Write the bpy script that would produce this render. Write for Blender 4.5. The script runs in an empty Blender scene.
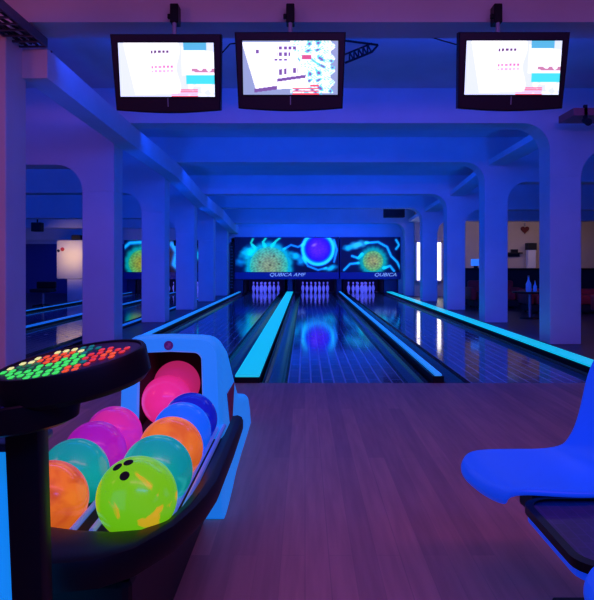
import bpy, bmesh, math, random
import numpy as np
from mathutils import Vector, Matrix
from mathutils.geometry import tessellate_polygon
random.seed(7)
PI = math.pi
S = bpy.context.scene
COL = S.collection
F = 687.0; HX = 305.0; HY = 262.0; EYE = 1.11

# ------------------------------------------------------------------ camera, world, lights, exposure
cd = bpy.data.cameras.new('camera'); cam = bpy.data.objects.new('camera', cd); COL.objects.link(cam)
cam.location = (0, 0, EYE); cam.rotation_euler = (PI/2, 0, 0)
cd.sensor_fit = 'VERTICAL'; cd.sensor_height = 24; cd.lens = 24*F/600
cd.shift_x = -(HX-297)/600; cd.shift_y = -(300-HY)/600
cd.clip_start = 0.02
S.camera = cam
S.view_settings.view_transform = 'Standard'; S.view_settings.look = 'None'
S.view_settings.gamma = 1; S.view_settings.use_curve_mapping = False
S.view_settings.exposure = 0.0
w = bpy.data.worlds.new('World'); S.world = w; w.use_nodes = True
w.node_tree.nodes['Background'].inputs[0].default_value = (0.0, 0.004, 0.03, 1)
w.node_tree.nodes['Background'].inputs[1].default_value = 1.0

def area(name, loc, rot, sx, sy, col, power, spread=PI):
    l = bpy.data.lights.new(name, 'AREA'); l.shape = 'RECTANGLE'; l.size = sx; l.size_y = sy
    l.color = col; l.energy = power; l.spread = spread
    o = bpy.data.objects.new(name, l); o.location = loc; o.rotation_euler = rot; COL.objects.link(o); return o
def point(name, loc, col, power, r=.05):
    l = bpy.data.lights.new(name, 'POINT'); l.color = col; l.energy = power; l.shadow_soft_size = r
    o = bpy.data.objects.new(name, l); o.location = loc; COL.objects.link(o); return o

ROW = [5.90, 9.25, 12.60, 15.95, 19.30, 22.65]          # front face of each portal frame
SOF = [3.17, 2.98, 2.94, 2.69, 2.63, 2.40]              # its soffit
CEIL = [3.62, 3.45, 3.40, 3.12, 3.02, 2.90, 2.86]       # ceiling before row 0, then behind each row
DP = 0.43
BLUE = (0.0, 0.062, 1.0)
BAYP = [50, 46, 44, 38, 32, 26]
WASH = [15, 24, 24, 20, 16]
for i in range(6):
    area('uv_or_fill_light', (0.36, ROW[i]+DP+.06, SOF[i]+.08), (PI/2+.05, 0, 0), 5.0, .12, BLUE, BAYP[i])
    area('uv_or_fill_light', (-6.3, ROW[i]+DP+.06, SOF[i]-.30), (PI/2+.05, 0, 0), 5.0, .12, BLUE, BAYP[i]*.45)
    if i < 5:
        area('uv_or_fill_light', (6.6, ROW[i]+DP+.06, SOF[i]-.20), (PI/2+.05, 0, 0), 4.0, .12, BLUE, BAYP[i]*.16)
        # upright fill strips added behind the columns to brighten the next beam's soffit
        area('uv_or_fill_light', (3.50, ROW[i]+DP+.05, 1.15), (PI/2, 0, .75), .10, 1.9, BLUE, WASH[i])
        area('uv_or_fill_light', (-2.78, ROW[i]+DP+.05, 1.15), (PI/2, 0, -.75), .10, 1.9, BLUE, WASH[i])
# hall behind the camera: magenta party light plus blue
area('magenta_light', (1.0, .2, 3.15), (PI/2-.30, 0, 0), 4.0, .4, (1.0, .17, .40), 32)
area('red_light', (-3.9, 1.5, 2.9), (PI/2-.45, 0, .25), 1.0, .5, (1.0, .16, .20), 20)
area('uv_or_fill_light', (1.0, -1.8, 3.3), (PI/2-.75, 0, 0), 5.0, .4, (.01, .10, 1.0), 70)
area('uv_or_fill_light', (0.0, 4.6, 3.3), (0, 0, 0), 5.0, .15, (.01, .10, 1.0), 26)
# warm house lights at the lounge wall and by the left service pillar
area('warm_light', (6.6, 20.3, 2.45), (PI/2-.9, 0, 0), 4.0, .2, (1.0, .62, .22), 15)
area('warm_light', (5.6, 13.0, 2.3), (0, 0, 0), 2.0, .3, (1.0, .35, .20), 5)  # unseen fill added above the sofas to brighten their red
area('warm_light', (-6.3, 17.6, 1.3), (PI/2, 0, .1), .4, .4, (1.0, .60, .20), 2.6, 1.15)

# ------------------------------------------------------------------ materials
MATS = {}
def mat(name, base=(.8,.8,.8), rough=.5, emis=None, es=0, metal=0, spec=.5, coat=0):
    if name in MATS: return MATS[name]
    m = bpy.data.materials.new(name); m.use_nodes = True; b = m.node_tree.nodes['Principled BSDF']
    b.inputs['Base Color'].default_value = (*base, 1); b.inputs['Roughness'].default_value = rough
    b.inputs['Metallic'].default_value = metal; b.inputs['Specular IOR Level'].default_value = spec
    b.inputs['Coat Weight'].default_value = coat; b.inputs['Coat Roughness'].default_value = .05
    if emis: b.inputs['Emission Color'].default_value = (*emis, 1); b.inputs['Emission Strength'].default_value = es
    MATS[name] = m; return m
def noisy(m, scale=6, amt=.12, bump=.0, ch='Base Color'):
    nt = m.node_tree; b = nt.nodes['Principled BSDF']
    tc = nt.nodes.new('ShaderNodeTexCoord'); n = nt.nodes.new('ShaderNodeTexNoise'); n.inputs['Scale'].default_value = scale; n.inputs['Detail'].default_value = 4
    nt.links.new(tc.outputs['Object'], n.inputs['Vector'])
    c = b.inputs[ch].default_value[:3]
    r = nt.nodes.new('ShaderNodeValToRGB'); r.color_ramp.elements[0].position = .3; r.color_ramp.elements[1].position = .7
    r.color_ramp.elements[0].color = (*[max(0, x*(1-amt)) for x in c], 1); r.color_ramp.elements[1].color = (*[min(1, x*(1+amt)) for x in c], 1)
    nt.links.new(n.outputs['Fac'], r.inputs['Fac']); nt.links.new(r.outputs['Color'], b.inputs[ch])
    if bump:
        bp = nt.nodes.new('ShaderNodeBump'); bp.inputs['Strength'].default_value = bump; bp.inputs['Distance'].default_value = .01
        nt.links.new(n.outputs['Fac'], bp.inputs['Height']); nt.links.new(bp.outputs['Normal'], b.inputs['Normal'])
    return m
def boards(name, c1, c2, mortar, w, l, ms, rough, noise=0.0, spec=.5, offs=.5):
    m = mat(name, c1, rough, spec=spec); nt = m.node_tree; b = nt.nodes['Principled BSDF']
    tc = nt.nodes.new('ShaderNodeTexCoord'); sp = nt.nodes.new('ShaderNodeSeparateXYZ'); cb = nt.nodes.new('ShaderNodeCombineXYZ')
    nt.links.new(tc.outputs['Object'], sp.inputs[0]); nt.links.new(sp.outputs['Y'], cb.inputs['X']); nt.links.new(sp.outputs['X'], cb.inputs['Y'])
    br = nt.nodes.new('ShaderNodeTexBrick'); nt.links.new(cb.outputs[0], br.inputs['Vector'])
    br.inputs['Scale'].default_value = 1; br.inputs['Brick Width'].default_value = l; br.inputs['Row Height'].default_value = w
    br.inputs['Mortar Size'].default_value = ms; br.inputs['Mortar Smooth'].default_value = .2; br.offset = offs
    br.inputs['Color1'].default_value = (*c1, 1); br.inputs['Color2'].default_value = (*c2, 1); br.inputs['Mortar'].default_value = (*mortar, 1)
    nt.links.new(br.outputs['Color'], b.inputs['Base Color'])
    if noise:
        n = nt.nodes.new('ShaderNodeTexNoise'); n.inputs['Scale'].default_value = 3; mp = nt.nodes.new('ShaderNodeMapping'); mp.inputs['Scale'].default_value = (9, .6, 1)
        nt.links.new(tc.outputs['Object'], mp.inputs[0]); nt.links.new(mp.outputs[0], n.inputs['Vector'])
        mx = nt.nodes.new('ShaderNodeMix'); mx.data_type = 'RGBA'; mx.blend_type = 'MULTIPLY'; mx.inputs[0].default_value = noise
        r = nt.nodes.new('ShaderNodeValToRGB'); r.color_ramp.elements[0].position = .35; r.color_ramp.elements[1].position = .65; r.color_ramp.elements[0].color = (.45,.45,.45,1)
        nt.links.new(n.outputs['Fac'], r.inputs['Fac']); nt.links.new(br.outputs['Color'], mx.inputs[6]); nt.links.new(r.outputs['Color'], mx.inputs[7])
        nt.links.new(mx.outputs[2], b.inputs['Base Color'])
    return m
M_PLASTER = noisy(mat('white_plaster', (.72,.70,.74), .85, spec=.2), 1.5, .06, .1)
M_FLOOR = boards('approach_boards', (.66,.34,.28), (.46,.25,.22), (.50,.27,.23), .09, 2.6, .002, .45, .3, .3)
M_LANE = boards('lane_boards', (.10,.12,.20), (.06,.07,.13), (.5,.6,.7), .107, .38, .009, .075, 0, .7)
M_GUTTER = mat('gutter_black', (.03,.03,.04), .25)
M_BLACK = mat('black_plastic', (.008,.007,.010), .42, spec=.22)
M_MATT = mat('black_matt', (.012,.012,.016), .8)
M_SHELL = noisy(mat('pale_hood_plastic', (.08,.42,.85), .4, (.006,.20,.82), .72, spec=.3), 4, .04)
M_CYAN = mat('cyan_cap', (.05,.6,.45), .4, (.004,.50,.76), .85)
M_CYAN2 = mat('narrow_cyan_cap', (.2,.6,.8), .4, (.01,.25,.80), .75)
M_CYAN3 = mat('dim_blue_cap', (.1,.35,.7), .4, (.004,.12,.60), .8)
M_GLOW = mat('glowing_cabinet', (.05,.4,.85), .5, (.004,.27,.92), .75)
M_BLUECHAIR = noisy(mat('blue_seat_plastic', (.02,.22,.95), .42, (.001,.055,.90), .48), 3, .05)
M_STEEL = mat('steel', (.5,.5,.55), .3, metal=.9)
M_RAIL = mat('rail_lit_blue', (.4,.5,.8), .25, (.03,.15,.8), .30)  # emission paints the blue light on the rails
M_DARKBLUE = mat('navy_panel', (.02,.04,.16), .35)
M_BEIGE = noisy(mat('beige_wall', (.62,.50,.36), .8, spec=.2), 2, .05)
M_WHITE = mat('white_panel', (.8,.78,.72), .6)
M_RED = noisy(mat('red_upholstery', (.42,.03,.03), .7), 8, .2)
M_LIT = mat('lit_window_pane', (.9,.9,.8), .5, (1.0, .93, .78), 2.2)
M_GREYM = mat('grey_metal', (.30,.30,.34), .4, metal=.5)

# ------------------------------------------------------------------ helpers
def obj(name, bm, m, parent=None, smooth=False, loc=None, kind=None):
    me = bpy.data.meshes.new(name)
    bmesh.ops.recalc_face_normals(bm, faces=bm.faces)
    bm.to_mesh(me); bm.free()
    for x in (m if isinstance(m, (list, tuple)) else [m]): me.materials.append(x)
    if smooth:
        for p in me.polygons: p.use_smooth = True
        me.set_sharp_from_angle(angle=math.radians(40))
    o = bpy.data.objects.new(name, me); COL.objects.link(o)
    if parent: o.parent = parent
    if loc: o.location = loc
    if kind: o['kind'] = kind
    return o
def tag(o, label, cat, group=None, kind=None):
    o['label'] = label; o['category'] = cat
    if group: o['group'] = group
    if kind: o['kind'] = kind
    return o
def thing(name, label, cat, loc=(0,0,0), rot=(0,0,0), group=None):
    o = bpy.data.objects.new(name, None); COL.objects.link(o); o.location = loc; o.rotation_euler = rot
    o.empty_display_size = .1
    return tag(o, label, cat, group)
def add_box(bm, x0, x1, y0, y1, z0, z1, bev=0, seg=2, mi=0, T=None):
    t = bmesh.new(); bmesh.ops.create_cube(t, size=1)
    for v in t.verts: v.co = Vector((x0+(v.co.x+.5)*(x1-x0), y0+(v.co.y+.5)*(y1-y0), z0+(v.co.z+.5)*(z1-z0)))
    if bev: bmesh.ops.bevel(t, geom=t.edges[:], offset=bev, segments=seg, affect='EDGES', profile=.5)
    merge(bm, t, mi, T)
def merge(bm, t, mi=0, T=None):
    if T is not None: bmesh.ops.transform(t, matrix=T, verts=t.verts)
    for f in t.faces: f.material_index = mi
    me = bpy.data.meshes.new('tmp'); t.to_mesh(me); t.free(); bm.from_mesh(me); bpy.data.meshes.remove(me)
def box(*a, **k): bm = bmesh.new(); add_box(bm, *a, **k); return bm
def add_tube(bm, pts, r, n=10, cap=True, mi=0):
    pts = [Vector(p) for p in pts]; rings = []
    t = bmesh.new(); up = Vector((0,0,1))
    for i, p in enumerate(pts):
        d = (pts[min(i+1, len(pts)-1)]-pts[max(i-1, 0)]).normalized()
        a = up if abs(d.dot(up)) < .95 else Vector((1,0,0))
        s = d.cross(a).normalized(); q = s.cross(d)
        rr = r[i] if isinstance(r, (list, tuple)) else r
        rings.append([t.verts.new(p+s*math.cos(2*PI*k/n)*rr+q*math.sin(2*PI*k/n)*rr) for k in range(n)])
    for a, b in zip(rings, rings[1:]):
        for k in range(n): t.faces.new((a[k], a[(k+1)%n], b[(k+1)%n], b[k]))
    if cap: t.faces.new(rings[0]); t.faces.new(rings[-1])
    merge(bm, t, mi)
def tube(*a, **k): bm = bmesh.new(); add_tube(bm, *a, **k); return bm
def lathe(prof, n=20, mi=0):
    bm = bmesh.new(); rings = []
    for r, z in prof:
        if r < 1e-5: rings.append([bm.verts.new((0,0,z))])
        else: rings.append([bm.verts.new((r*math.cos(2*PI*k/n), r*math.sin(2*PI*k/n), z)) for k in range(n)])
    for a, b in zip(rings, rings[1:]):
        for k in range(n):
            if len(a) == 1 and len(b) == 1: continue
            if len(a) == 1: bm.faces.new((a[0], b[k], b[(k+1)%n]))
            elif len(b) == 1: bm.faces.new((a[k], a[(k+1)%n], b[0]))
            else: bm.faces.new((a[k], a[(k+1)%n], b[(k+1)%n], b[k]))
    for f in bm.faces: f.material_index = mi
    return bm
def prism(poly, y0, y1, axis='Y'):
    """poly of (a,b) extruded along Y (a=X,b=Z), X (a=Y,b=Z) or Z (a=X,b=Y)"""
    q = []
    for p in poly:
        if not q or math.hypot(p[0]-q[-1][0], p[1]-q[-1][1]) > 1e-5: q.append(p)
    poly = q
    bm = bmesh.new()
    def P(a, b, t): return (a, t, b) if axis == 'Y' else ((t, a, b) if axis == 'X' else (a, b, t))
    A = [bm.verts.new(P(a, b, y0)) for a, b in poly]; B = [bm.verts.new(P(a, b, y1)) for a, b in poly]
    n = len(poly)
    for k in range(n): bm.faces.new((A[k], A[(k+1)%n], B[(k+1)%n], B[k]))
    for tri in tessellate_polygon([[Vector((a, b, 0)) for a, b in poly]]):
        bm.faces.new([A[k] for k in tri]); bm.faces.new([B[k] for k in tri])
    return bm
def arc(cx, cy, r, a0, a1, n=8):
    return [(cx+r*math.cos(a0+(a1-a0)*k/n), cy+r*math.sin(a0+(a1-a0)*k/n)) for k in range(n+1)]
def rrect(x0, x1, y0, y1, r, n=6):
    return arc(x1-r, y1-r, r, 0, PI/2, n)+arc(x0+r, y1-r, r, PI/2, PI, n)+arc(x0+r, y0+r, r, PI, 1.5*PI, n)+arc(x1-r, y0+r, r, 1.5*PI, 2*PI, n)
def skin(rings, cap0=True, cap1=True, closed=True, mi=None):
    bm = bmesh.new(); R = [[bm.verts.new(p) for p in ring] for ring in rings]
    for j, (a, b) in enumerate(zip(R, R[1:])):
        n = len(a)
        for k in range(n if closed else n-1):
            f = bm.faces.new((a[k], a[(k+1)%n], b[(k+1)%n], b[k]))
            if mi: f.material_index = mi[j]
    if cap0: bm.faces.new(R[0])
    if cap1:
        f = bm.faces.new(R[-1])
        if mi: f.material_index = mi[-1]
    return bm
def copy_tree(o, parent=None):
    c = o.copy(); COL.objects.link(c); c.parent = parent
    for ch in list(o.children): copy_tree(ch, c)
    return c
def paint_grid(name, nx, nz, x0, x1, z0, z1, y, fn, parent, es, thick=0):
    """vertical panel facing -Y whose printed picture is a colour attribute"""
    xs = np.linspace(x0, x1, nx); zs = np.linspace(z0, z1, nz); X, Z = np.meshgrid(xs, zs)
    C = np.clip(fn(X, Z), 0, 1)
    verts = [(float(a), y, float(b)) for a, b in zip(X.ravel(), Z.ravel())]
    faces = [(j*nx+i, j*nx+i+1, (j+1)*nx+i+1, (j+1)*nx+i) for j in range(nz-1) for i in range(nx-1)]
    me = bpy.data.meshes.new(name); me.from_pydata(verts, [], faces)
    at = me.color_attributes.new('Print', 'FLOAT_COLOR', 'POINT')
    lin = np.concatenate([C.reshape(-1, 3)**2.2, np.ones((nx*nz, 1))], 1).astype(np.float32)
    at.data.foreach_set('color', lin.ravel())
    key = 'print_%.2f' % es
    if key not in MATS:
        m = mat(key, rough=.3); nt = m.node_tree; b = nt.nodes['Principled BSDF']
        a = nt.nodes.new('ShaderNodeAttribute'); a.attribute_name = 'Print'
        nt.links.new(a.outputs['Color'], b.inputs['Base Color']); nt.links.new(a.outputs['Color'], b.inputs['Emission Color'])
        b.inputs['Emission Strength'].default_value = es
    me.materials.append(MATS[key])
    o = bpy.data.objects.new(name, me); COL.objects.link(o); o.parent = parent
    return o
def letters(txt, parent, loc, size, m, name='lettering', rot=(PI/2, 0, 0), shear=0, xs=1):
    c = bpy.data.curves.new(name, 'FONT'); c.body = txt; c.size = size; c.extrude = .004; c.align_x = 'CENTER'; c.align_y = 'CENTER'; c.shear = shear
    t = bpy.data.objects.new(name, c); COL.objects.link(t)
    bpy.context.view_layer.update()
    me = bpy.data.meshes.new_from_object(t.evaluated_get(bpy.context.evaluated_depsgraph_get()))
    bpy.data.objects.remove(t)
    me.materials.clear(); me.materials.append(m)
    o = bpy.data.objects.new(name, me); COL.objects.link(o); o.parent = parent; o.location = loc; o.rotation_euler = rot; o.scale = (xs, 1, 1)
    return o

# ------------------------------------------------------------------ the setting
XL, XR, YB, YF = -10.0, 9.6, -3.2, 26.6
def st(name, bm, m, smooth=False): return obj(name, bm, m, kind='structure', smooth=smooth)
st('floor', box(XL, XR, YB, 6.3, -.12, 0), M_FLOOR)
bm = bmesh.new(); add_box(bm, XL, -6.16, 6.3, YF, -.12, 0); add_box(bm, 3.07, XR, 6.3, YF, -.12, 0); add_box(bm, -6.16, 3.07, 6.3, YF, -.32, -.14); add_box(bm, -3.02, -2.36, 6.3, YF, -.12, 0)
st('floor', bm, noisy(mat('dark_lounge_floor', (.045,.04,.06), .35), 3, .2))
bm = bmesh.new(); ys = [YB]+[r+.2 for r in ROW]+[YF]
for i in range(7): add_box(bm, XL, XR, ys[i], ys[i+1], CEIL[i], 3.8)
st('ceiling', bm, M_PLASTER)
st('wall_left', box(XL-.1, XL, YB, YF, -.1, 3.7), M_PLASTER)
st('wall_right', box(XR, XR+.1, YB, YF, -.1, 3.7), mat('dark_wall', (.10,.09,.11), .8))
st('wall_rear', box(XL, XR, YB-.1, YB, -.1, 3.7), M_PLASTER)
bm = bmesh.new(); add_box(bm, XL, 3.74, 26.5, 26.6, -.1, 3.7); add_box(bm, -6.30, 3.74, 24.22, 24.34, 1.95, 3.2); add_box(bm, XL, -6.32, 24.4, 24.5, 1.75, 3.4)
add_box(bm, -3.02, -2.60, 24.2, 24.34, 0, 1.95); add_box(bm, 3.3, 3.74, 24.2, 24.34, -.1, 1.95)
st('wall_back', bm, M_PLASTER)
st('wall_left', box(XL, -6.32, 24.4, 24.5, -.1, 1.75), mat('navy_paint', (.03,.06,.30), .7))
st('wall_back', box(3.56, XR, 22.3, 22.42, -.1, 3.5), M_BEIGE)

for i, y in enumerate(ROW):
    zc = SOF[i]; zl = zc-.56; zr = zc-.36; r = .36; q = .35
    if i == 0: zl = zc-.05; zr = zc-.05; q = .05; r = .2
    poly = [(XL, 3.62), (XL, zl)]
    poly += arc(-3.0-q, zl-q, q, PI/2, 0)
    poly += [(-2.57, zl-q)]
    poly += arc(-2.57+.12, zc-.12, .12, PI, PI/2)
    poly += arc(3.3-r, zc-r, r, PI/2, 0)
    poly += [(3.3, zr-q), (3.72, zr-q)]
    poly += arc(3.72+q, zr-q, q, PI, PI/2)
    poly += [(XR, zr), (XR, 3.62)]
    st('trim_%d' % (i+1), prism(poly, y, y+DP), M_PLASTER)
    for (a, b, zt) in ((-3.0, -2.57, zl-q), (3.3, 3.72, zr-q)):
        st('column', box(a, b, y, y+DP, 0, zt, bev=.008, seg=1), M_PLASTER)

# boxed duct along the left columns, following the falling soffits
def duct(name, x0, x1, stn, h):
    rings = [[(x0, y, z-h), (x1, y, z-h), (x1, y, z), (x0, y, z)] for y, z in stn]
    return st(name, skin(rings), M_PLASTER)
duct('trim_7', -2.569, -2.34, [(6.24, 3.05), (9.25, 2.97), (12.6, 2.93), (15.95, 2.69), (19.3, 2.62), (22.65, 2.40), (24.2, 2.38)], .27)
duct('trim_8', 3.36, 3.70, [(9.68, 3.02), (12.6, 2.98), (15.95, 2.74), (19.3, 2.62), (22.3, 2.50)], .10)
duct('trim_9', -9.9, -9.5, [(1, 3.0), (22, 2.5)], .3)
# bright window between the far right columns
wl = box(3.62, 4.40, 22.24, 22.29, .52, 1.74); o = st('window_1', wl, M_LIT)
bm = bmesh.new()
for a in ((3.58,3.62,.47,1.79), (4.40,4.45,.47,1.79), (3.58,4.45,.47,.52), (3.58,4.45,1.74,1.79)): add_box(bm, a[0], a[1], 22.2, 22.3, a[2], a[3])
f = obj('window_frame', bm, M_WHITE, parent=o)

# ------------------------------------------------------------------ lanes
def make_lane(cx, label, w=1.07, gw=.235, y1=26.3):
    t = thing('bowling_lane', label, 'lane', (cx, 6.3, 0))
    L = y1-6.3
    bm = box(-w/2, w/2, 0.002, L, -.10, 0); obj('lane_bed', bm, M_LANE, t)
    for s in (-1, 1):
        prof = [(-gw/2, 0)]+[(gw/2*math.cos(a)*.96, -.09*math.sin(a)) for a in [PI-k*PI/8 for k in range(9)]]+[(gw/2, 0), (gw/2, -.12), (-gw/2, -.12)]
        bm = prism([(p[0]+s*(w/2+gw/2+.001), p[1]-.004) for p in prof], 0.002, L)
        obj('gutter', bm, M_GUTTER, t)
    # arrows and dots inlaid on the lane
    for k in range(-3, 4):
        bm = bmesh.new()
        x = k*.14; y = 4.6-abs(k)*.28
        poly = [(x-.018, y-.15), (x+.018, y-.15), (x, y)]
        vs = [bm.verts.new((a, b, .0015)) for a, b in poly]; bm.faces.new(vs)
        obj('arrow_mark', bm, mat('arrow_ink', (.5,.5,.6), .3), t)
    return t
LC = [(-1.445, 'polished bowling lane left of the wide cyan ball-return cap'), (.376, 'middle polished bowling lane between wide cyan cap and narrow divider'), (2.067, 'right bowling lane beside the long cyan ledge by the columns')]
for cx, lb in LC: make_lane(cx, lb)
make_lane(-3.83, 'bowling lane just beyond the left row of columns', w=.96, gw=.20)
make_lane(-5.34, 'farthest left bowling lane, beyond the left columns', w=.96, gw=.20)

def cap_box(name, label, x0, x1, z, m, base=None, y0=6.3, y1=24.1, wide=.0):
    t = thing(name, label, 'lane divider', ((x0+x1)/2, y0, 0)); h = (x1-x0)/2
    obj('base', box(-h-wide, h+wide, 0, y1-y0, -.12, z-.022, bev=.004, seg=1), base or M_BLACK, t)
    obj('cap', box(-h, h, 0.0, y1-y0, z-.022, z, bev=.006), m, t)
    return t
cap_box('wide_lane_divider', 'wide flat glowing cyan cap between left and middle lanes', -.642, -.418, .075, M_CYAN)
cap_box('lane_divider', 'narrow glowing blue divider between middle and right lanes', 1.19, 1.255, .085, M_CYAN2, wide=.02)
cap_box('lane_divider', 'thin blue divider along the left columns beside the left lane', -2.335, -2.245, .075, M_CYAN2)
cap_box('lane_ledge', 'long cyan glowing ledge in front of the right columns', 2.86, 3.06, .075, M_CYAN)
cap_box('lane_divider', 'blue strip at the outer foot of the left columns', -3.09, -3.03, .06, M_CYAN3, y0=10.5)
cap_box('lane_divider', 'thick blue strip between the two far left lanes', -4.61, -4.52, .06, M_CYAN3)
cap_box('lane_divider', 'thin blue strip on the far side of the farthest left lane', -6.10, -6.06, .06, M_CYAN3)

# ------------------------------------------------------------------ pinsetter masking units
def seg_d(px, py, pts):
    d = np.full(px.shape, 1e9)
    for (x0, y0), (x1, y1) in zip(pts, pts[1:]):
        vx, vy = x1-x0, y1-y0; t = np.clip(((px-x0)*vx+(py-y0)*vy)/(vx*vx+vy*vy+1e-9), 0, 1)
        d = np.minimum(d, np.hypot(px-x0-t*vx, py-y0-t*vy))
    return d
def mask_art(X, Z):
    px = HX+X*F/24.2; py = HY-(Z-EYE)*F/24.2
    C = np.zeros(px.shape+(3,)); C[:] = (.005, .02, .16)
    wob = 1.0*np.sin(px*.9+py*.5)+.8*np.sin(py*1.3-px*.4)
    def blob(cx, cy, rx, ry, col, soft=.35, rot=0):
        nonlocal C
        c, s = math.cos(rot), math.sin(rot); a = (px-cx)*c+(py-cy)*s; b = -(px-cx)*s+(py-cy)*c
        d = np.hypot(a/rx, b/ry)+wob*.05
        k = np.clip((1-d)/soft, 0, 1)[..., None]; C = C*(1-k)+np.array(col)*k
    def glow(d, wd, col, st=1):
        nonlocal C
        k = (np.exp(-(d/wd)**2)*st)[..., None]; C = np.clip(C+np.array(col)*k, 0, 1)
    def orb(cx, cy, r, core, edge, halo, spikes=0):
        nonlocal C
        d = np.hypot(px-cx, py-cy); an = np.arctan2(py-cy, px-cx)
        rr = r*(1+(.07*np.abs(np.sin(an*spikes/2)) if spikes else 0))
        glow(np.maximum(d-rr, 0), 3.6, halo, .9)
        k = np.clip((r-d)/1.5, 0, 1)[..., None]; t = np.clip(d/r, 0, 1)[..., None]**2
        mot = (1+.16*np.sin(px*1.1+2*np.sin(py*.7))*np.sin(py*1.3+1.7*np.sin(px*.6)))[..., None]
        C = C*(1-k)+(np.array(core)*(1-t)+np.array(edge)*t)*mot*k
        return d
    cy_ = (.05, .75, .85)
    # first unit
    blob(247, 252, 12, 7, cy_, .7, -.6); blob(240, 262, 7, 6, (.0,.5,.75), .8)
    blob(296, 256, 9, 5, cy_, .7, .5); blob(301, 262, 6, 5, (.0,.6,.8), .8); blob(331, 268, 9, 4, cy_, .7, -.3)
    orb(269, 266, 20, (.55,.62,.35), (.15,.8,.6), (0,.75,.6), 14)
    for dx, dy in ((-9, -4), (5, -10), (1, -1), (10, -2)): blob(269+dx, 266+dy, 1.7, 1.3, (.25,.35,.15), .8)
    d = orb(318, 249, 13, (.38,.15,.85), (.12,.05,.8), (0,.4,.9)); glow(np.abs(d-15.5), 1.6, (.2,.8,.9), 1)
    blob(314, 245, 4, 2, (.62,.45,1.0), .9, -.5)
    for pts in (((265,246),(263,242),(266,238)), ((272,246),(276,241),(280,238)), ((255,248),(251,243),(253,239))): glow(seg_d(px, py, pts), 1.2, (.1,.9,.5), 1)
    for pts in (((284,249),(291,245),(298,247),(304,244)), ((334,240),(337,250),(334,262)), ((303,258),(308,266),(318,270),(326,268))): glow(seg_d(px, py, pts), 1.1, (.1,.6,.8), 1)
    # second unit
    blob(357, 245, 14, 5, (.2,.85,.9), .7, -.25); blob(348, 248, 7, 4, cy_, .7)
    orb(373, 261, 11, (.62,.62,.25), (.3,.75,.35), (.0,.7,.45), 18)
    for dx, dy in ((-4, -3), (3, -5), (2, 3)): blob(373+dx, 261+dy, 1.3, 1.1, (.30,.35,.10), .8)
    for pts in (((344,270),(350,264),(358,263)), ((366,243),(378,242),(387,247),(391,256),(397,262),(401,270)), ((352,256),(358,258),(362,254)), ((396,240),(399,245),(396,249)), ((384,268),(390,266),(394,271))): glow(seg_d(px, py, pts), 1.3, (.1,.75,.9), 1)
    orb(425, 250, 11, (.38,.15,.85), (.12,.05,.8), (0,.5,.9))
    # far left unit
    orb(142, 263, 14, (.6,.6,.2), (.25,.75,.4), (0,.7,.5), 14); glow(seg_d(px, py, ((124,248),(130,243),(143,242),(152,246))), 2.0, (.1,.75,.95), 1)
    glow(seg_d(px, py, ((172,244),(177,252),(174,264),(180,270))), 3.0, (.1,.7,.95), 1)
    blob(197, 255, 12, 8, cy_, .7)
    return C
def masking(x0, x1, label, txt=None, tx=0, px1=None):
    t = thing('masking_unit', label, 'masking unit', ((x0+x1)/2, 24.2, 0))
    h = (x1-x0)/2; c = (x0+x1)/2
    obj('casing', box(-h, h, -.02, .14, .70, 1.99, bev=.01, seg=1), M_DARKBLUE, t)
    paint_grid('picture_panel', int(110*h), 70, -h+.03, h-.03, .76, 1.96, -.025, lambda X, Z: mask_art(X+c, Z), t, .78)
    obj('name_strip', box(-h, h, -.05, 0, .50, .74, bev=.008, seg=1), mat('navy_strip', (.03,.06,.35), .3), t)
    if txt:
        letters(txt, t, (tx-c, -.055, .66), .17, mat('strip_letters', (.6,.7,.8), .4, (.35,.6,.9), .55), shear=.3, xs=1.25)
    return t
def px2x(px, d=24.2): return (px-HX)*d/F
masking(px2x(234.5), px2x(339), 'wide picture panel above left and middle lanes with a green orb and a purple orb', 'QUBICA AMF', px2x(287))
masking(px2x(340), px2x(400.5), 'picture panel above the right lane with one spiky yellow-green orb', 'QUBICA', px2x(385))
masking(px2x(124), px2x(217), 'picture panel above the far left lanes, seen between columns')
# pin pits
def pit(cx, label, w=1.45):
    t = thing('pin_pit', label, 'pin pit', (cx, 24.36, 0))
    for s in (-1, 1): obj('side_wall', box(s*(w/2-.01)-.01+(0), s*(w/2-.01)+.01, 0, 2.0, 0.001, .9), M_MATT, t)
    obj('rear_curtain', box(-w/2, w/2, 1.9, 1.95, 0.001, .9), mat('violet_curtain', (.05,.03,.12), .7), t)
    obj('top_panel', box(-w/2, w/2, 0, 2.0, .9, .92), M_MATT, t)
    area('pin_light', (cx, 24.35, .82), (PI/2-.75, 0, 0), 1.1, .06, (.22, .12, 1.0), 3.6)
PITS = [(-1.445, 'left'), (.376, 'middle'), (2.067, 'right')]
for cx, nm in PITS: pit(cx, 'dark pin pit with violet light at the end of the %s lane' % nm)
pit(-3.83, 'dark pin pit of the lane just beyond the left columns', 1.35); pit(-5.30, 'dark pin pit of the farthest left lane', 1.35)
for a, b in ((-.62, -.44), (1.12, 1.30), (2.80, 3.28), (-2.53, -2.19), (-6.30, -6.02)):
    tag(obj('pit_divider', box(a, b, 24.36, 24.5, 0, .60, bev=.01, seg=1), M_DARKBLUE), 'navy upright post beside the pin pits, %s' % {-.62: 'under the big green orb panel', 1.12: 'between middle and right pits', 2.80: 'right of the right pit', -2.53: 'left of the left pit', -6.30: 'left of the farthest left pit'}[a], 'post')
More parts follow.
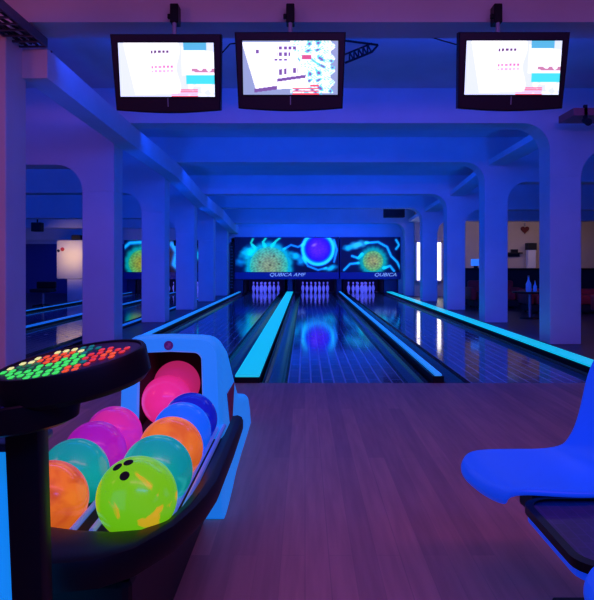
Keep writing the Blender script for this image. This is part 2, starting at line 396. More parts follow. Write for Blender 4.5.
# tenpins
prof = [(0,0),(.026,0),(.029,.01),(.036,.04),(.048,.08),(.057,.115),(.060,.14),(.056,.175),(.043,.215),(.029,.245),(.023,.27),(.023,.295),(.029,.325),(.032,.345),(.029,.365),(.018,.378),(0,.381)]
M_PIN = mat('pin_white', (.8,.8,.85), .3, (.08,.10,1.0), .6); M_PINRED = mat('pin_stripe', (.6,.05,.1), .4)  # blue emission paints the violet pit light onto the white pins
pin0 = None
rn = ['front', 'second', 'third', 'back']; cn = {1: ['pin'], 2: ['left pin', 'right pin'], 3: ['left pin', 'centre pin', 'right pin'], 4: ['leftmost pin', 'inner left pin', 'inner right pin', 'rightmost pin']}
for cx, nm in PITS+[(-3.83, 'lane just beyond the left columns'), (-5.30, 'farthest left')]:
    lane = nm if 'lane' in nm else nm+' lane'
    for r in range(4):
        for k in range(r+1):
            x = cx+(k-r/2)*.305; y = 24.62+r*.264
            lb = 'white tenpin, %s of the %s row, %s' % (cn[r+1][k], rn[r], lane)
            if pin0 is None:
                pin0 = thing('bowling_pin', lb, 'bowling pin', (x, y, 0.001)); p = pin0
                obj('body', lathe(prof, 16), M_PIN, p, smooth=True)
                obj('stripe', lathe([(.0238,.268),(.0245,.27),(.0245,.276),(.0238,.278)], 16), M_PINRED, p)
                obj('stripe', lathe([(.0238,.288),(.0245,.29),(.0245,.296),(.0238,.298)], 16), M_PINRED, p)
            else:
                p = copy_tree(pin0); p.location = (x, y, 0.001); p['label'] = lb
            p['group'] = 'tenpins of the %s' % lane
# dark slatted speaker tower left of the main panel
t = thing('speaker_tower', 'dark slim ribbed tower at the left end of the big picture panel', 'speaker', (-2.56, 24.0, 0))
bm = box(-.06, .06, 0, .14, 0, 1.80, bev=.01, seg=1); obj('body', bm, M_MATT, t)
bm = bmesh.new()
for k in range(14): add_box(bm, -.045, .045, -.012, 0, .2+k*.11, .23+k*.11)
obj('grille_ribs', bm, M_GREYM, t)

# ceiling-hung black speakers / projectors
def hung(name, label, x, y, z, sx, sy, sz, ztop):
    t = thing(name, label, 'speaker', (x, y, z))
    obj('case', box(-sx/2, sx/2, -sy/2, sy/2, 0, sz, bev=.02), M_MATT, t)
    obj('grille', box(-sx/2+.03, sx/2-.03, -sy/2-.012, -sy/2, .03, sz-.03, bev=.003, seg=1), M_BLACK, t)
    obj('hanger', tube([(0, 0, sz), (0, 0, ztop-z)], .02), M_MATT, t)
hung('ceiling_speaker', 'black box speaker hung under the beam near the right picture panel', px2x(394, 21.5), 21.5, 2.50, .64, .3, .30, 3.02)
hung('ceiling_speaker', 'small black speaker in the left bay above the farthest left panel', px2x(136, 23), 23.3, 2.00, .40, .3, .24, 2.9)
hung('ceiling_speaker', 'black speaker in the left bay between nearest left columns', px2x(33, 18), 18.3, 1.92, .26, .25, .24, 3.12)
hung('ceiling_speaker', 'black speaker seen between the second and third left columns', px2x(176, 23), 23.3, 1.66, .22, .25, .24, 2.9)

# ------------------------------------------------------------------ TVs on the first beam
def page(u, v, kind):
    C = np.zeros(u.shape+(3,)); C[:] = (.78, .82, .92)
    n = np.sin(u*37+3*np.sin(v*11))*np.sin(v*23+2*np.sin(u*17))
    if kind == 1:
        k = (u > .66) & (v > .40) & (v < .93-.3*(u-.66)) ; C[k] = (.95, .97, 1)
        k = (u > .68) & (v > .86) & (u < .92); C[k] = (.30, .62, .72)
        k = (u > .76) & (v > .45) & (v < .53) & (n > -.4); C[k] = (.70, .45, .55)
        k = (u > .70) & (v > .24) & (v < .40); C[k] = (.25, .78, .80)
        k = (u > .72) & (v < .24) & (n > 0); C[k] = (.9, .97, 1)
        k = (u > .54) & (u < .82) & (v < .14) & (np.sin(v*160) > -.2); C[k] = (.85, .30, .36)
        e = .055+.11*(1-v)
        k = (u > e) & (u < .62+.02*np.sin(v*9)) & (v > .03+.05*u); C[k] = (1, 1, 1)
        k = (u > .34) & (u < .53) & (np.abs(v-.83-.05*(u-.34)) < .025) & (np.sin(u*150) > -.5); C[k] = (.38, .25, .40)
        for vv, cc in ((.55, (.80,.45,.62)), (.47, (.88,.62,.76))):
            k = (u > .34) & (u < .57) & (np.abs(v-vv-.06*(u-.34)) < .022) & (np.sin(u*150) > -.5); C[k] = cc
    else:
        C[:] = (.50, .55, .66)
        k = (u > .5) & (n > -.35) & (v > .03) & (u < .97-.05*np.sin(v*14)**2); C[k] = (.93, .99, 1)
        m2 = np.sin(u*91+2*np.sin(v*40))*np.sin(v*77+2*np.sin(u*50)); k = k & (m2 > .45); C[k] = (.45, .80, .82)
        k = (u > .5) & (n < -.35) & (u < .97); C[k] = (.35, .80, .82)
        k = (u > .5) & (n < -.75); C[k] = (.45, .35, .60)
        k = (u > .62) & (u < .72) & (np.abs(v-.70) < .04); C[k] = (.75, .3, .45)
        k = (u > .52) & (u < .80) & (v < .20) & (np.sin(v*120) > -.1); C[k] = (.88, .30, .34)
        uu = u+.16*(v-.5)
        k = (uu > .07) & (uu < .62+.1*(.5-v)) & (v > .06+.12*u*(v<.5)) & (v < .97); C[k] = (1, 1, 1)
        for (a, b, c, d) in ((.36,.56,.84,.90), (.36,.50,.72,.79), (.33,.47,.63,.67), (.38,.46,.36,.47), (.52,.58,.40,.50), (.36,.66,.24,.30), (.12,.36,.10,.17), (.14,.17,.76,.84)):
            k = (u > a) & (u < b) & (v > c+.25*(u-.36)*(c < .4)) & (v < d+.25*(u-.36)*(c < .4)) & ((np.sin(u*130) > -.55) | (c < .35)); C[k] = (.42, .30, .52)
    return C
def make_tv(px, py, kind, label, hx):
    d = 5.62; x = (px-HX)*d/F; z = EYE-(py-HY)*d/F
    t = thing('hanging_monitor', label, 'monitor', (x, d, z), (0, 0, 0))
    W = .895; H = .60
    tilt = Matrix.Rotation(.20, 4, 'X')
    g = []
    def ob(name, bm, m, par, sm=False):
        bmesh.ops.transform(bm, matrix=tilt, verts=bm.verts); o = obj(name, bm, m, par, smooth=sm); return o
    # casing: front outline with slightly bowed bottom, tapering box behind
    def outline(w, h, bow, y):
        pts = [(-w/2, h/2), (w/2, h/2), (w/2-.02, -h/2)]
        pts += [(w/2-.02-(w-.04)*k/8, -h/2-bow*math.sin(PI*k/8)) for k in range(1, 8)]+[(-w/2+.02, -h/2)]
        return [(a, y, b) for a, b in pts]
    rings = [outline(W-.02, H-.02, .02, -.045), outline(W, H, .022, -.035), outline(W, H, .022, .05), outline(W*.8, H*.8, .01, .10), outline(W*.6, H*.6, .0, .17)]
    cs = ob('casing', skin(rings), mat('tv_black', (.02,.010,.018), .45, spec=.25), t)
    a, b, c, e = -.385, .385, -.190, .232
    bm = bmesh.new()
    for q in ((a-.012, a, c-.012, e+.012), (b, b+.012, c-.012, e+.012), (a, b, c-.012, c), (a, b, e, e+.012)): add_box(bm, q[0], q[1], -.052, -.044, q[2], q[3])
    ob('screen_frame', bm, M_BLACK, t)
    s = paint_grid('screen', 150, 84, a, b, c, e, -.047, lambda X, Z: page((X-a)/(b-a), (Z-c)/(e-c), kind), t, 1.35)
    s.data.transform(tilt)
    ob('badge', box(-.004, .004, -.050, -.044, -.27, -.20), M_GREYM, t)
    # pole up to the clamp on the beam face
    zt = EYE+(HY-9)*5.85/F-z
    bm = tube([(hx, .10, .05), (hx, .14, .22), (hx, .17, .33), (hx, .17, zt)], .017); obj('pole', bm, mat('pole_grey', (.45,.40,.5), .4), t)
    bm = box(hx-.035, hx+.035, .15, 5.90-d-.001, zt-.14, zt+.02, bev=.006, seg=1); br = obj('clamp', bm, M_BLACK, t)
    obj('clamp_knob', box(hx-.06, hx-.03, .17, .20, zt-.10, zt-.06, bev=.004, seg=1), M_BLACK, br)
    return t
make_tv(168, 73, 1, 'leftmost hanging black monitor with white score page and cyan stripe', .02)
make_tv(290.5, 71, 2, 'middle hanging black monitor with tilted score sheet over cyan picture', -.005)
make_tv(511, 71, 1, 'right hanging black monitor, alone on the right of the beam', -.06)
# cables
bm = bmesh.new()
def cable(pts, r=.006):
    add_tube(bm, pts, r, 6)
def at(px, py, d): return ((px-HX)*d/F, d, EYE-(py-HY)*d/F)
bm = bmesh.new(); cable([at(222,53,5.75), at(230,44,5.78), at(238,43,5.75)]); tag(obj('cable', bm, M_BLACK), 'thin black cable looped between left and middle monitors', 'cable')
bm = bmesh.new(); cable([at(458,45,5.75), at(440,40,6.2), at(424,35,6.6), at(410,32,6.9)]); tag(obj('cable', bm, M_BLACK), 'thin black cable running left from the right monitor', 'cable')
# wire truss behind middle monitor
bm = bmesh.new()
A = at(340,40,7.2); B = at(378,45,7.2); C_ = at(372,52,7.2); D = at(345,63,7.2)
for p, q in ((A, B), (B, C_), (C_, D)): add_tube(bm, [p, q], .012, 6)
for k in range(1, 6):
    s = k/6; u = [D[j]+(C_[j]-D[j])*s for j in range(3)]; v = (u[0], u[1], u[2]+.09)
    add_tube(bm, [u, v], .010, 6)
    add_tube(bm, [v, [D[j]+(C_[j]-D[j])*min(1, s+.15) for j in range(3)]], .010, 6)
u = (D[0], D[1], D[2]+.09); add_tube(bm, [u, (C_[0], C_[1], C_[2]+.09)], .010, 6)
tk = tag(obj('ceiling_lattice', bm, M_BLACK), 'dark wire lattice bracket on the ceiling right of middle monitor', 'bracket')
# cable tray, top left
t = thing('cable_tray', 'dark cable tray full of wires crossing the top left corner', 'cable tray', (-2.46, 4.1, 3.075))
bm = bmesh.new(); L = 2.1
for s in (-1, 1): add_box(bm, s*.13-.008, s*.13+.008, 0, L, -.03, .05)
for k in range(16): add_box(bm, -.13, .13, k*.148, k*.148+.02, -.035, -.02)
obj('tray_frame', bm, mat('tray_metal', (.09,.08,.14), .5), t)
for k in range(6):
    bm = tube([(-.10+k*.04+.012*math.sin(j*1.3+k), j*L/10, .0+.015*math.sin(j*.9+k*2)) for j in range(11)], .013, 6); obj('wire', bm, M_BLACK, t)
for s, h in ((.2, .544), (1.95, .094)): obj('hanger', box(-.01, .01, s, s+.02, -.02, h), M_GREYM, t)

# ------------------------------------------------------------------ ball return
BR = Vector((-.58, 1.6, 0))
t = thing('ball_return', 'pale blue hooded ball return with black bumper tray full of balls', 'ball return', BR)
def loc(p): return (p[0]-BR.x, p[1]-BR.y, p[2])
def hood_ring(y, hw_b, hw_t, zt, zb, r, cx=-.58, n=7):
    pts = [(-hw_b, zb)]
    # left side up, rounded corner, top, rounded corner, right side
    def al(s): return [(s*(hw_t-r)+s*r*math.cos(a), zt-r+r*math.sin(a)) for a in [k*PI/2/n for k in range(n+1)]]
    L = al(-1); R_ = list(reversed(al(1)))
    pts = [(-hw_b, zb), (-(hw_b*.6+hw_t*.4), zb+(zt-zb)*.45)]+L+[(0, zt+.004)]+R_+[((hw_b*.6+hw_t*.4), zb+(zt-zb)*.45), (hw_b, zb), (0, zb)]
    return [loc((cx+a, y, b)) for a, b in pts]
outer = [(4.75, .205, .19, .20, 0, .05), (4.45, .208, .195, .255, 0, .06), (4.0, .21, .195, .36, 0, .06), (3.65, .215, .20, .55, 0, .07), (3.35, .225, .205, .72, 0, .08), (3.15, .23, .21, .775, 0, .08), (3.03, .232, .212, .79, 0, .08), (2.97, .230, .208, .785, 0, .075), (2.95, .222, .20, .775, .01, .07)]
rings = [hood_ring(*a) for a in outer]
mi = [0]*8
inner = [(2.95, .145, .138, .725, .385, .035), (2.97, .138, .132, .718, .39, .035), (3.35, .135, .13, .70, .395, .035)]
rings += [hood_ring(*a) for a in inner]; mi += [0, 0, 1]
bm = skin(rings, mi=mi+[1])
o = obj('hood', bm, [M_SHELL, M_MATT], t, smooth=True)
# emblem over the mouth and red triangle on the flank
em = obj('emblem', lathe([(0,.0),(.020,.0),(.020,.004),(0,.005)], 24), mat('emblem_purple', (.25,.05,.35), .4), t); em.location = loc((-.585, 2.948, .752)); em.rotation_euler = (PI/2, 0, 0)
bm = bmesh.new(); add_box(bm, -.003, .003, -.001, .002, -.011, .011); add_box(bm, .002, .010, -.001, .002, -.003, .011); add_box(bm, -.010, -.002, -.001, .002, -.011, .000)
e2 = obj('emblem_mark', bm, mat('emblem_mark', (.5,.2,.5), .4), t); e2.location = loc((-.585, 2.943, .752))
bm = prism([(3.18, .50), (3.50, .50), (3.36, .26)], 0, .004, axis='X'); o = obj('red_triangle', bm, mat('red_mark', (.45,.04,.12), .5), t); o.location = (-.362-BR.x, -BR.y, 0); o['label'] = 'red triangle'
# bumper tray
out_ = [(-.275, 3.06), (-.270, 2.6), (-.272, 2.17), (-.285, 2.03), (-.302, 1.93), (-.338, 1.79), (-.412, 1.645), (-.48, 1.585), (-.58, 1.56), (-.70, 1.575), (-.79, 1.63), (-.85, 1.76), (-.885, 1.93), (-.89, 2.17), (-.89, 2.6), (-.885, 3.06)]
inn_ = [(-.325, 3.06), (-.325, 2.6), (-.330, 2.17), (-.338, 2.03), (-.348, 1.93), (-.368, 1.83), (-.42, 1.765), (-.49, 1.75), (-.58, 1.76), (-.68, 1.79), (-.76, 1.83), (-.81, 1.88), (-.835, 1.98), (-.835, 2.17), (-.835, 2.6), (-.835, 3.06)]
def bump(outp, innp, z0, z1, r=.02):
    rr = []
    for (ox, oy), (ix, iy) in zip(outp, innp):
        dx, dy = ix-ox, iy-oy; L = math.hypot(dx, dy); ux, uy = dx/L, dy/L
        sec = [(0, z0+r), (r*.3, z0+r*.3), (r, z0), (L-.004, z0), (L, z0+.01), (L, z1-.012), (L-.004, z1-.004), (L-r, z1), (r, z1), (r*.3, z1-r*.3), (0, z1-r)]
        rr.append([loc((ox+ux*a, oy+uy*a, b)) for a, b in sec])
    return skin(rr)
obj('bumper', bump(out_, inn_, .345, .428, .025), M_BLACK, t, smooth=True)
poly = [(a-BR.x, b-BR.y) for a, b in inn_]
obj('tray_floor', prism(poly, .335, .350, axis='Z'), M_MATT, t)
obj('tray_pedestal', box(-.78-BR.x, -.425-BR.x, 1.67-BR.y, 2.94-BR.y, 0, .336, bev=.02), M_BLACK, t)
for x, y0, y1 in ((-.352, 1.80, 3.0), (-.378, 1.77, 3.0), (-.568, 1.80, 2.96), (-.622, 1.80, 2.96), (-.815, 1.92, 3.0)):
    obj('rail', tube([loc((x, y0, .36)), loc((x, y0+.03, .392)), loc((x, y1, .395))], .009, 8), M_RAIL, t, smooth=True)
obj('hood_ramp', prism([(2.9, .36), (3.5, .36), (3.5, .45), (3.15, .43), (2.9, .395)], -.12, .12, axis='X'), M_MATT, t).location = (0, -BR.y, 0)

# balls
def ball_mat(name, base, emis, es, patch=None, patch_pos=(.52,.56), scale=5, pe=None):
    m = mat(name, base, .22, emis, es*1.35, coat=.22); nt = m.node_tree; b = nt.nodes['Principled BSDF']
    if patch:
        tc = nt.nodes.new('ShaderNodeTexCoord'); n = nt.nodes.new('ShaderNodeTexNoise'); n.inputs['Scale'].default_value = scale; n.inputs['Detail'].default_value = 5; n.inputs['Distortion'].default_value = 1.2
        nt.links.new(tc.outputs['Object'], n.inputs['Vector'])
        for ch, c1, c2 in (('Base Color', base, patch), ('Emission Color', emis, pe or patch)):
            r = nt.nodes.new('ShaderNodeValToRGB'); r.color_ramp.elements[0].position = patch_pos[0]; r.color_ramp.elements[1].position = patch_pos[1]
            r.color_ramp.elements[0].color = (*c1, 1); r.color_ramp.elements[1].color = (*c2, 1)
            nt.links.new(n.outputs['Fac'], r.inputs['Fac']); nt.links.new(r.outputs['Color'], b.inputs[ch])
    return m
R_B = .108
def ball(px, py, d, label, m, rot=(.3,.2,.1)):
    x = (px-HX)*d/F; z = EYE-(py-HY)*d/F
    t = thing('bowling_ball', label, 'bowling ball', (x, d, z), rot, 'bowling balls on the ball return')
    bm = bmesh.new(); bmesh.ops.create_uvsphere(bm, u_segments=40, v_segments=24, radius=R_B); obj('ball_body', bm, m, t, smooth=True)
    for a, b in ((-.14, 0), (.14, 0), (0, -.42)):
        v = Vector((math.sin(a), math.sin(b), math.sqrt(max(0, 1-math.sin(a)**2-math.sin(b)**2))))*R_B
        q = v.to_track_quat('Z', 'Y').to_euler()
        h = obj('finger_hole', lathe([(.011, .0012), (.0135, .0), (.0135, -.002), (.011, -.003)], 14), M_MATT, t); h.location = v; h.rotation_euler = q
        h2 = obj('hole_bottom', lathe([(0, .0008), (.0115, .0008), (.0115, -.002)], 14), M_MATT, h)
    return t
BALLS = [
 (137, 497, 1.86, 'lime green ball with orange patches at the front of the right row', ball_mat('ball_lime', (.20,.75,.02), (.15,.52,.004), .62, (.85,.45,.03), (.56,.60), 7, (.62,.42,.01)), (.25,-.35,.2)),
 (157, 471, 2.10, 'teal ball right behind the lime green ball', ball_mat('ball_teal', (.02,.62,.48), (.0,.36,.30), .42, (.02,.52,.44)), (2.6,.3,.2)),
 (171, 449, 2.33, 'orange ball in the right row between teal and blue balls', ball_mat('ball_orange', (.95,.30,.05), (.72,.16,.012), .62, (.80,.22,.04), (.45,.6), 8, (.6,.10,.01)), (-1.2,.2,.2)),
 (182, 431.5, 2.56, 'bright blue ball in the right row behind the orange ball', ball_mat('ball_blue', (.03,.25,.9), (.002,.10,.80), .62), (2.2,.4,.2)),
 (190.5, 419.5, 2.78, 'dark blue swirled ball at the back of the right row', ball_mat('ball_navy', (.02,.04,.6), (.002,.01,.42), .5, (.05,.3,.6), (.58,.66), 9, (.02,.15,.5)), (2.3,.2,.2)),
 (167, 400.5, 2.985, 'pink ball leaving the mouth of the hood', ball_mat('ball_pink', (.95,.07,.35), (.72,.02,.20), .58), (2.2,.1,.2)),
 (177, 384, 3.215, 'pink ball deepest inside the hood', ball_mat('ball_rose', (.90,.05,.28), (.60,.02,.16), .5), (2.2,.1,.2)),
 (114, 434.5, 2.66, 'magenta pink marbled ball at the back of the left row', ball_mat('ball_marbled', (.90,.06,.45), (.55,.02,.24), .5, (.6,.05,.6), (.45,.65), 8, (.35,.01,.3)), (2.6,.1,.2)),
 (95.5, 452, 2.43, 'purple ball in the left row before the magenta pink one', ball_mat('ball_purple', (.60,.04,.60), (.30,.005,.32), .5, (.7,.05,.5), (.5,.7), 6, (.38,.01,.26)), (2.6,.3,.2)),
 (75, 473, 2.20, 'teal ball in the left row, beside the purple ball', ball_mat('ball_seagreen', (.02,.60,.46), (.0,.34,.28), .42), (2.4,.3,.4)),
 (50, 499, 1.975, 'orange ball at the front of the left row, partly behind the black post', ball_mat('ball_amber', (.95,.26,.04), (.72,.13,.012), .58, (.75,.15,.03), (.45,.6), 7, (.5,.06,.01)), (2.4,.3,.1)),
]
for b in BALLS: ball(*b)

# ------------------------------------------------------------------ score console on its post
CP = Vector((-.553, 1.36, 0))
t = thing('score_console', 'black oval score keypad console with coloured keys on a square post', 'console', CP)
obj('post', skin([[(x+.035*(.83-z), y, z) for x, y in rrect(-.033+.008*(.83-z), .034-.008*(.83-z), -.03, .03, .006, 2)] for z in (0.0, .83)]), M_BLACK, t, smooth=True)
obj('foot_plate', box(-.08, .14, -.13, .03, 0, .012, bev=.004, seg=1), M_BLACK, t)
T = Matrix.Translation((.088, 0, .918)) @ Matrix.Rotation(-.175, 4, 'Y') @ Matrix.Rotation(.13, 4, 'X')
def disc(rx, ry, prof, n=56):   # prof: (scale inset, z)
    return skin([[((rx-i)*math.cos(2*PI*k/n), (ry-i)*math.sin(2*PI*k/n), z) for k in range(n)] for i, z in prof])
def tob(name, bm, m, T_, par, sm=True):
    bmesh.ops.transform(bm, matrix=T_, verts=bm.verts); return obj(name, bm, m, par, smooth=sm)
RX, RY = .150, .125
tob('console_body', disc(RX, RY, [(.045, -.068), (.012, -.062), (.0, -.050), (.0, -.004), (.003, .001), (.009, .001), (.012, -.003)]), M_BLACK, T, t)
tob('keypad_plate', disc(RX-.012, RY-.012, [(0, -.006), (0, -.0025)]), mat('keypad_violet', (.045,.015,.07), .4), T, t)
T2 = Matrix.Translation((-.012, -.03, .850)) @ Matrix.Rotation(-.12, 4, 'Y') @ Matrix.Rotation(.10, 4, 'X')
tob('lower_tray', disc(.125, .085, [(.03, -.062), (.006, -.052), (0, -.03), (0, -.003), (.003, 0), (.008, 0), (.010, -.008)]), M_BLACK, T2, t)
bm = bmesh.new()
for k in range(-6, 7):
    if abs(k) < 6: add_box(bm, k*.012-.003, k*.012+.003, -.05, .05, -.008, -.0055)
tob('tray_ribs', bm, mat('rib_violet', (.20,.10,.28), .4), T2, t, False)
obj('neck', box(-.035, .05, -.035, .035, .80, .86, bev=.01), M_BLACK, t)
kc = {'g': ((.05,.8,.15), (.05,.75,.10)), 'y': ((.8,.8,.4), (.75,.80,.25)), 'o': ((.8,.15,.03), (.75,.08,.02)), 'r': ((.7,.05,.05), (.62,.03,.03)), 't': ((.02,.35,.3), (.0,.16,.12)), 'd': ((.02,.3,.1), (.01,.16,.05))}
KM = {k: mat('key_'+k, c[0], .4, c[1], .9 if k in 'gyor' else .7) for k, c in kc.items()}
rows = [ # far to near
 '....yyytt.....',
 '..yooooytt....',
 '.yyoooogt.rr..',
 'ydddoogggrrorr',
 'ggddgggggrroor',
 'gggggdgggtrroo',
 'ggggggggoor...',
 '..ggggggoor...']
kproto = {}
nk = 0
for j, row in enumerate(rows):
    v = .096-j*.0275
    for i, ch in enumerate(row):
        u = (i-6.5)*.0195+(.004 if j % 2 else 0)
        if ch == '.' or (u/(RX-.018))**2+(v/(RY-.018))**2 > 1: continue
        if ch not in kproto:
            bm = box(-.0072, .0072, -.0092, .0092, -.0028, .0016, bev=.003, seg=2); kproto[ch] = obj('key', bm, KM[ch], t, smooth=True); k = kproto[ch]
        else: k = kproto[ch].copy(); COL.objects.link(k); k.parent = t
        k.matrix_local = T @ Matrix.Translation((u*.93-.010, v*.95-.002, 0)) @ Matrix.Scale(.78, 4)
        nk += 1
print('keys', nk)

# pale glowing panel at the left edge
t = thing('side_cabinet', 'pale glowing blue cabinet at the far left bottom edge beside black post', 'cabinet', (-.76, 1.465, 0))
obj('body', box(-.20, .195, -.045, .065, 0, .72, bev=.02), M_GLOW, t, smooth=True)
obj('top_lid', box(-.205, .20, -.065, .07, .72, .74, bev=.008), M_DARKBLUE, t, smooth=True)

# ------------------------------------------------------------------ seating on the right
UX = .80
t = thing('beam_seating', 'blue moulded plastic seats joined by a dark side table on a beam', 'seating', (UX, 1.75, 0))
def seat_shell(fx, cy, rot, name='seat'):
    prof = [(.014, .425, .13), (.0, .436, .155), (.010, .446, .175), (.06, .450, .205), (.14, .446, .226), (.24, .440, .236), (.33, .438, .226), (.395, .455, .205), (.44, .495, .175), (.465, .555, .160), (.488, .63, .165), (.512, .70, .178), (.535, .76, .180), (.555, .805, .165), (.568, .832, .13), (.572, .84, .07)]
    n = 13; bm = bmesh.new(); V = []
    for j, (a, z, hw) in enumerate(prof):
        s = j/(len(prof)-1); row = []
        for k in range(n):
            u = -1+2*k/(n-1); dish = (abs(u)**2.4)
            lift = .010*dish if 2 < j < 8 else .0
            fwd = -.035*dish if j >= 8 else 0
            fr = .03*abs(u)**3 if j < 3 else 0
            row.append(bm.verts.new((a+fwd+fr, u*hw, z+lift)))
        V.append(row)
    for a, b in zip(V, V[1:]):
        for k in range(n-1): bm.faces.new((a[k], a[k+1], b[k+1], b[k]))
    o = obj(name, bm, M_BLUECHAIR, t, smooth=True)
    o.location = (fx-UX, cy-1.75, 0); o.rotation_euler = (0, 0, rot)
    m = o.modifiers.new('s', 'SOLIDIFY'); m.thickness = .022; m.offset = -1
    m = o.modifiers.new('d', 'SUBSURF'); m.levels = 2; m.render_levels = 2
    return o
s1 = seat_shell(.525, 2.10, .16); s2 = seat_shell(.565, 1.25, .05)
for s in (s1, s2):
    obj('support', box(.16, .52, -.05, .05, .345, .418, bev=.01), M_BLACK, s)
tp = rrect(-.165, .26, -.205, .22, .07)
tp = [(a, b) for a, b in tp]
obj('table_top', prism(tp, .413, .425, axis='Z'), boards('table_speckle', (.07,.03,.09), (.05,.025,.07), (.09,.04,.14), .03, .05, .002, .35), t)
def ring_band(poly, o1, z0, z1):
    cx = sum(p[0] for p in poly)/len(poly); cy = sum(p[1] for p in poly)/len(poly)
    sc = lambda k: [(cx+(a-cx)*k, cy+(b-cy)*k) for a, b in poly]
    A = sc(1.0); B = sc(1+o1)
    return skin([[(a, b, z0) for a, b in A], [(a, b, z0) for a, b in B], [(a, b, z1) for a, b in B], [(a, b, z1+.003) for a, b in A], [(a, b, z0) for a, b in A]], False, False)
obj('edge_trim', ring_band(tp, .09, .406, .428), M_BLACK, t, smooth=True)
obj('table_underside', prism([(a*1.07, b*1.07) for a, b in tp], .385, .406, axis='Z'), M_BLUECHAIR, t)
obj('beam', box(.17, .23, -.85, .62, .30, .36, bev=.006), M_BLACK, t)
for y in (-.6, .45):
    lg = obj('leg', box(.175, .225, y-.025, y+.025, .02, .30), M_BLACK, t)
    obj('foot', box(.0, .42, y-.03, y+.03, 0, .025, bev=.008), M_BLACK, lg)

# ------------------------------------------------------------------ far left: lit pillar, dark chair
t = thing('display_pillar', 'warm-lit white box-headed pillar between the two nearest left columns', 'pillar', (px2x(75, 19), 19.0, 0))
obj('shaft', box(-.22, .26, 0, .3, 0, .66, bev=.015), M_WHITE, t, smooth=True)
obj('head_box', box(-.50, .26, -.05, .35, .64, 1.72, bev=.04), M_WHITE, t, smooth=True)
o = obj('red_mark', lathe([(0,0),(.055,0),(.055,.005),(0,.005)], 12), mat('red_spot', (.5,.04,.06), .5), t); o.location = (-.33, -.05, 1.46); o.rotation_euler = (PI/2, 0, 0)
o = obj('dark_mark', lathe([(0,0),(.04,0),(.04,.005),(0,.005)], 12), M_MATT, t); o.location = (-.44, -.05, 1.42); o.rotation_euler = (PI/2, 0, 0)
obj('top_lamp', box(-.12, .14, .02, .25, 1.72, 1.86, bev=.03), M_MATT, t)
t = thing('swivel_chair', 'dark padded chair standing left of the warm-lit pillar', 'chair', (px2x(43, 17), 17.0, 0))
obj('seat', box(-.25, .25, -.25, .25, .36, .45, bev=.03), M_MATT, t); obj('backrest', box(-.25, .25, .2, .27, .45, .62, bev=.03), M_BLACK, t)
obj('stem', tube([(0,0,.02), (0,0,.36)], .03), M_GREYM, t)
for k in range(5):
    a = k*2*PI/5; obj('leg', tube([(0,0,.06), (.25*math.cos(a), .25*math.sin(a), .025)], .02, 8), M_BLACK, t)

# ------------------------------------------------------------------ right lounge
t = thing('bar_counter', 'long low black counter in front of the beige back wall', 'counter', (6.3, 17.8, 0))
obj('front_panel', box(-2.4, 2.6, 0, .5, 0, .91, bev=.01, seg=1), M_MATT, t); obj('worktop', box(-2.45, 2.65, -.05, .55, .91, .95, bev=.01, seg=1), M_BLACK, t)
def sofa(x, y, w, zb, label):
    t = thing('sofa', label, 'sofa', (x, y, 0), group='red sofas in the right lounge')
    obj('base', box(-w/2, w/2, -.3, .35, 0.05, .20, bev=.02), M_MATT, t)
    obj('seat_cushion', box(-w/2+.1, w/2-.1, -.33, .2, .20, .40, bev=.05), M_RED, t, smooth=True)
    obj('backrest', box(-w/2, w/2, .2, .38, .20, zb, bev=.05), M_RED, t, smooth=True)
    for s in (-1, 1): obj('armrest', box(s*w/2-.07, s*w/2+.07, -.33, .38, .2, .50, bev=.04), M_RED, t, smooth=True)
    for sx in (-1, 1):
        for sy in (-.25, .3): obj('leg', box(sx*(w/2-.08)-.02, sx*(w/2-.08)+.02, sy-.02, sy+.02, 0, .05), M_MATT, t)
sofa(4.55, 16.6, 1.1, .66, 'red sofa farthest back, seen between second and third right columns')
sofa(5.75, 14.9, 1.9, .52, 'red sofa seen between the two nearest right columns')
sofa(6.2, 12.6, 1.5, .50, 'red sofa at the right edge beyond the nearest right column')
t = thing('low_table', 'small dark table holding a blue-lit bottle between nearest right columns', 'table', (4.42, 13.5, 0))
obj('table_top', lathe([(0,.50),(.33,.50),(.34,.515),(.33,.53),(0,.53)], 24), M_BLACK, t); obj('stem', tube([(0,0,.02),(0,0,.50)], .03), M_GREYM, t); obj('foot', lathe([(0,0),(.2,0),(.18,.02),(0,.03)], 20), M_BLACK, t)
M_BLU = mat('blue_glass', (.05,.2,.7), .1, (.02,.10,.8), .28)
def bottle(x, y, z, s, label):
    t = thing('bottle', label, 'bottle', (x, y, z)); 
    obj('body', lathe([(0,0),(.05*s,0),(.055*s,.02*s),(.055*s,.16*s),(.03*s,.21*s),(.018*s,.25*s),(.018*s,.30*s),(0,.30*s)], 14), M_BLU, t, smooth=True)
    obj('stopper', lathe([(0,.30*s),(.021*s,.30*s),(.021*s,.33*s),(0,.335*s)], 10), M_GREYM, t)
bottle(4.36, 13.4, .53, .95, 'taller blue-lit bottle on the small dark lounge table'); bottle(4.52, 13.5, .53, .65, 'shorter blue-lit bottle on the small dark lounge table')
t = thing('register_screen', 'small blue glowing screen on the black bar counter', 'screen', (px2x(476, 18), 18.0, .95))
obj('screen', box(-.13, .13, 0, .03, .06, .24, bev=.01, seg=1), mat('blue_screen', (.1,.3,.8), .3, (.03,.2,.85), .9), t); obj('stand', box(-.05, .05, 0, .06, 0, .06), M_BLACK, t)
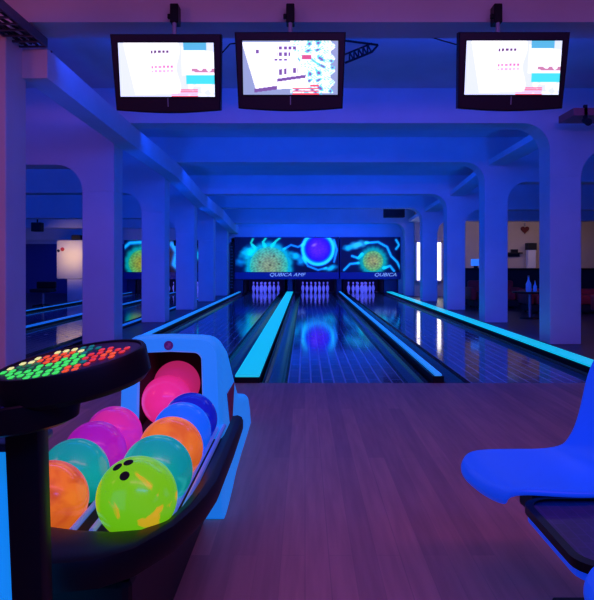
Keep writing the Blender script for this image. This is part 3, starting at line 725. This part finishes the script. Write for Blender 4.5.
# wall furniture on the beige wall
t = thing('wall_ornament', 'dark red heart-shaped ornament high on the beige wall', 'ornament', (px2x(525.5, 22.2), 22.24, 2.16))
bm = bmesh.new()
poly = []
for k in range(24):
    a = 2*PI*k/24; poly.append((.0085*16*math.sin(a)**3, .0085*(13*math.cos(a)-5*math.cos(2*a)-2*math.cos(3*a)-math.cos(4*a))))
obj('body', prism(poly, 0, .05), mat('dark_red', (.14,.01,.01), .7), t); obj('hook', box(-.01, .01, .0, .05, .12, .20), M_GREYM, t)
t = thing('wall_shelf', 'small dark shelf on the beige wall below the red ornament', 'shelf', (px2x(514, 22.2), 22.2, 1.38))
obj('board', box(-.25, .25, -.1, .09, 0, .04), M_MATT, t); obj('bracket', box(-.2, .2, .05, .09, -.10, 0), M_MATT, t)
tag(obj('dark_box', box(-.1, .12, -.05, .06, 0, .10, bev=.01), M_BLACK, loc=(px2x(514, 22.2), 22.2, 1.42)), 'small black box standing on the dark wall shelf', 'box')
t = thing('poster_stand', 'pale upright cabinet with black top against the beige wall', 'cabinet', (px2x(532, 22.0), 22.0, 0))
obj('body', box(-.13, .13, 0, .2, 0, 1.50, bev=.01, seg=1), M_WHITE, t); obj('top', box(-.15, .15, -.02, .22, 1.50, 1.72, bev=.01, seg=1), M_MATT, t)
tag(obj('ceiling_light_panel', box(-.45, .45, -.9, .9, 0, .05, bev=.005, seg=1), mat('pale_ceiling_panel', (.7,.75,.85), .5, (.18,.30,.75), .35), loc=(6.15, 20.9, 2.46)), 'pale square light panel under the ceiling of the right lounge', 'ceiling light')
t = thing('spotlight', 'small black spotlight on a red-lit bracket at the upper right edge', 'spotlight', at(586, 121, 8.4))
obj('lamp_body', tube([(0, -.08, -.03), (0, .06, .02)], [.045, .03], 12), M_MATT, t)
obj('bracket', box(-.02, .02, 0, .04, .02, .2), M_MATT, t)
obj('mount_board', box(-.15, .55, .0, .5, .07, .16), mat('red_lit_board', (.5,.10,.10), .6), t)  # red light on the mount board put into its colour
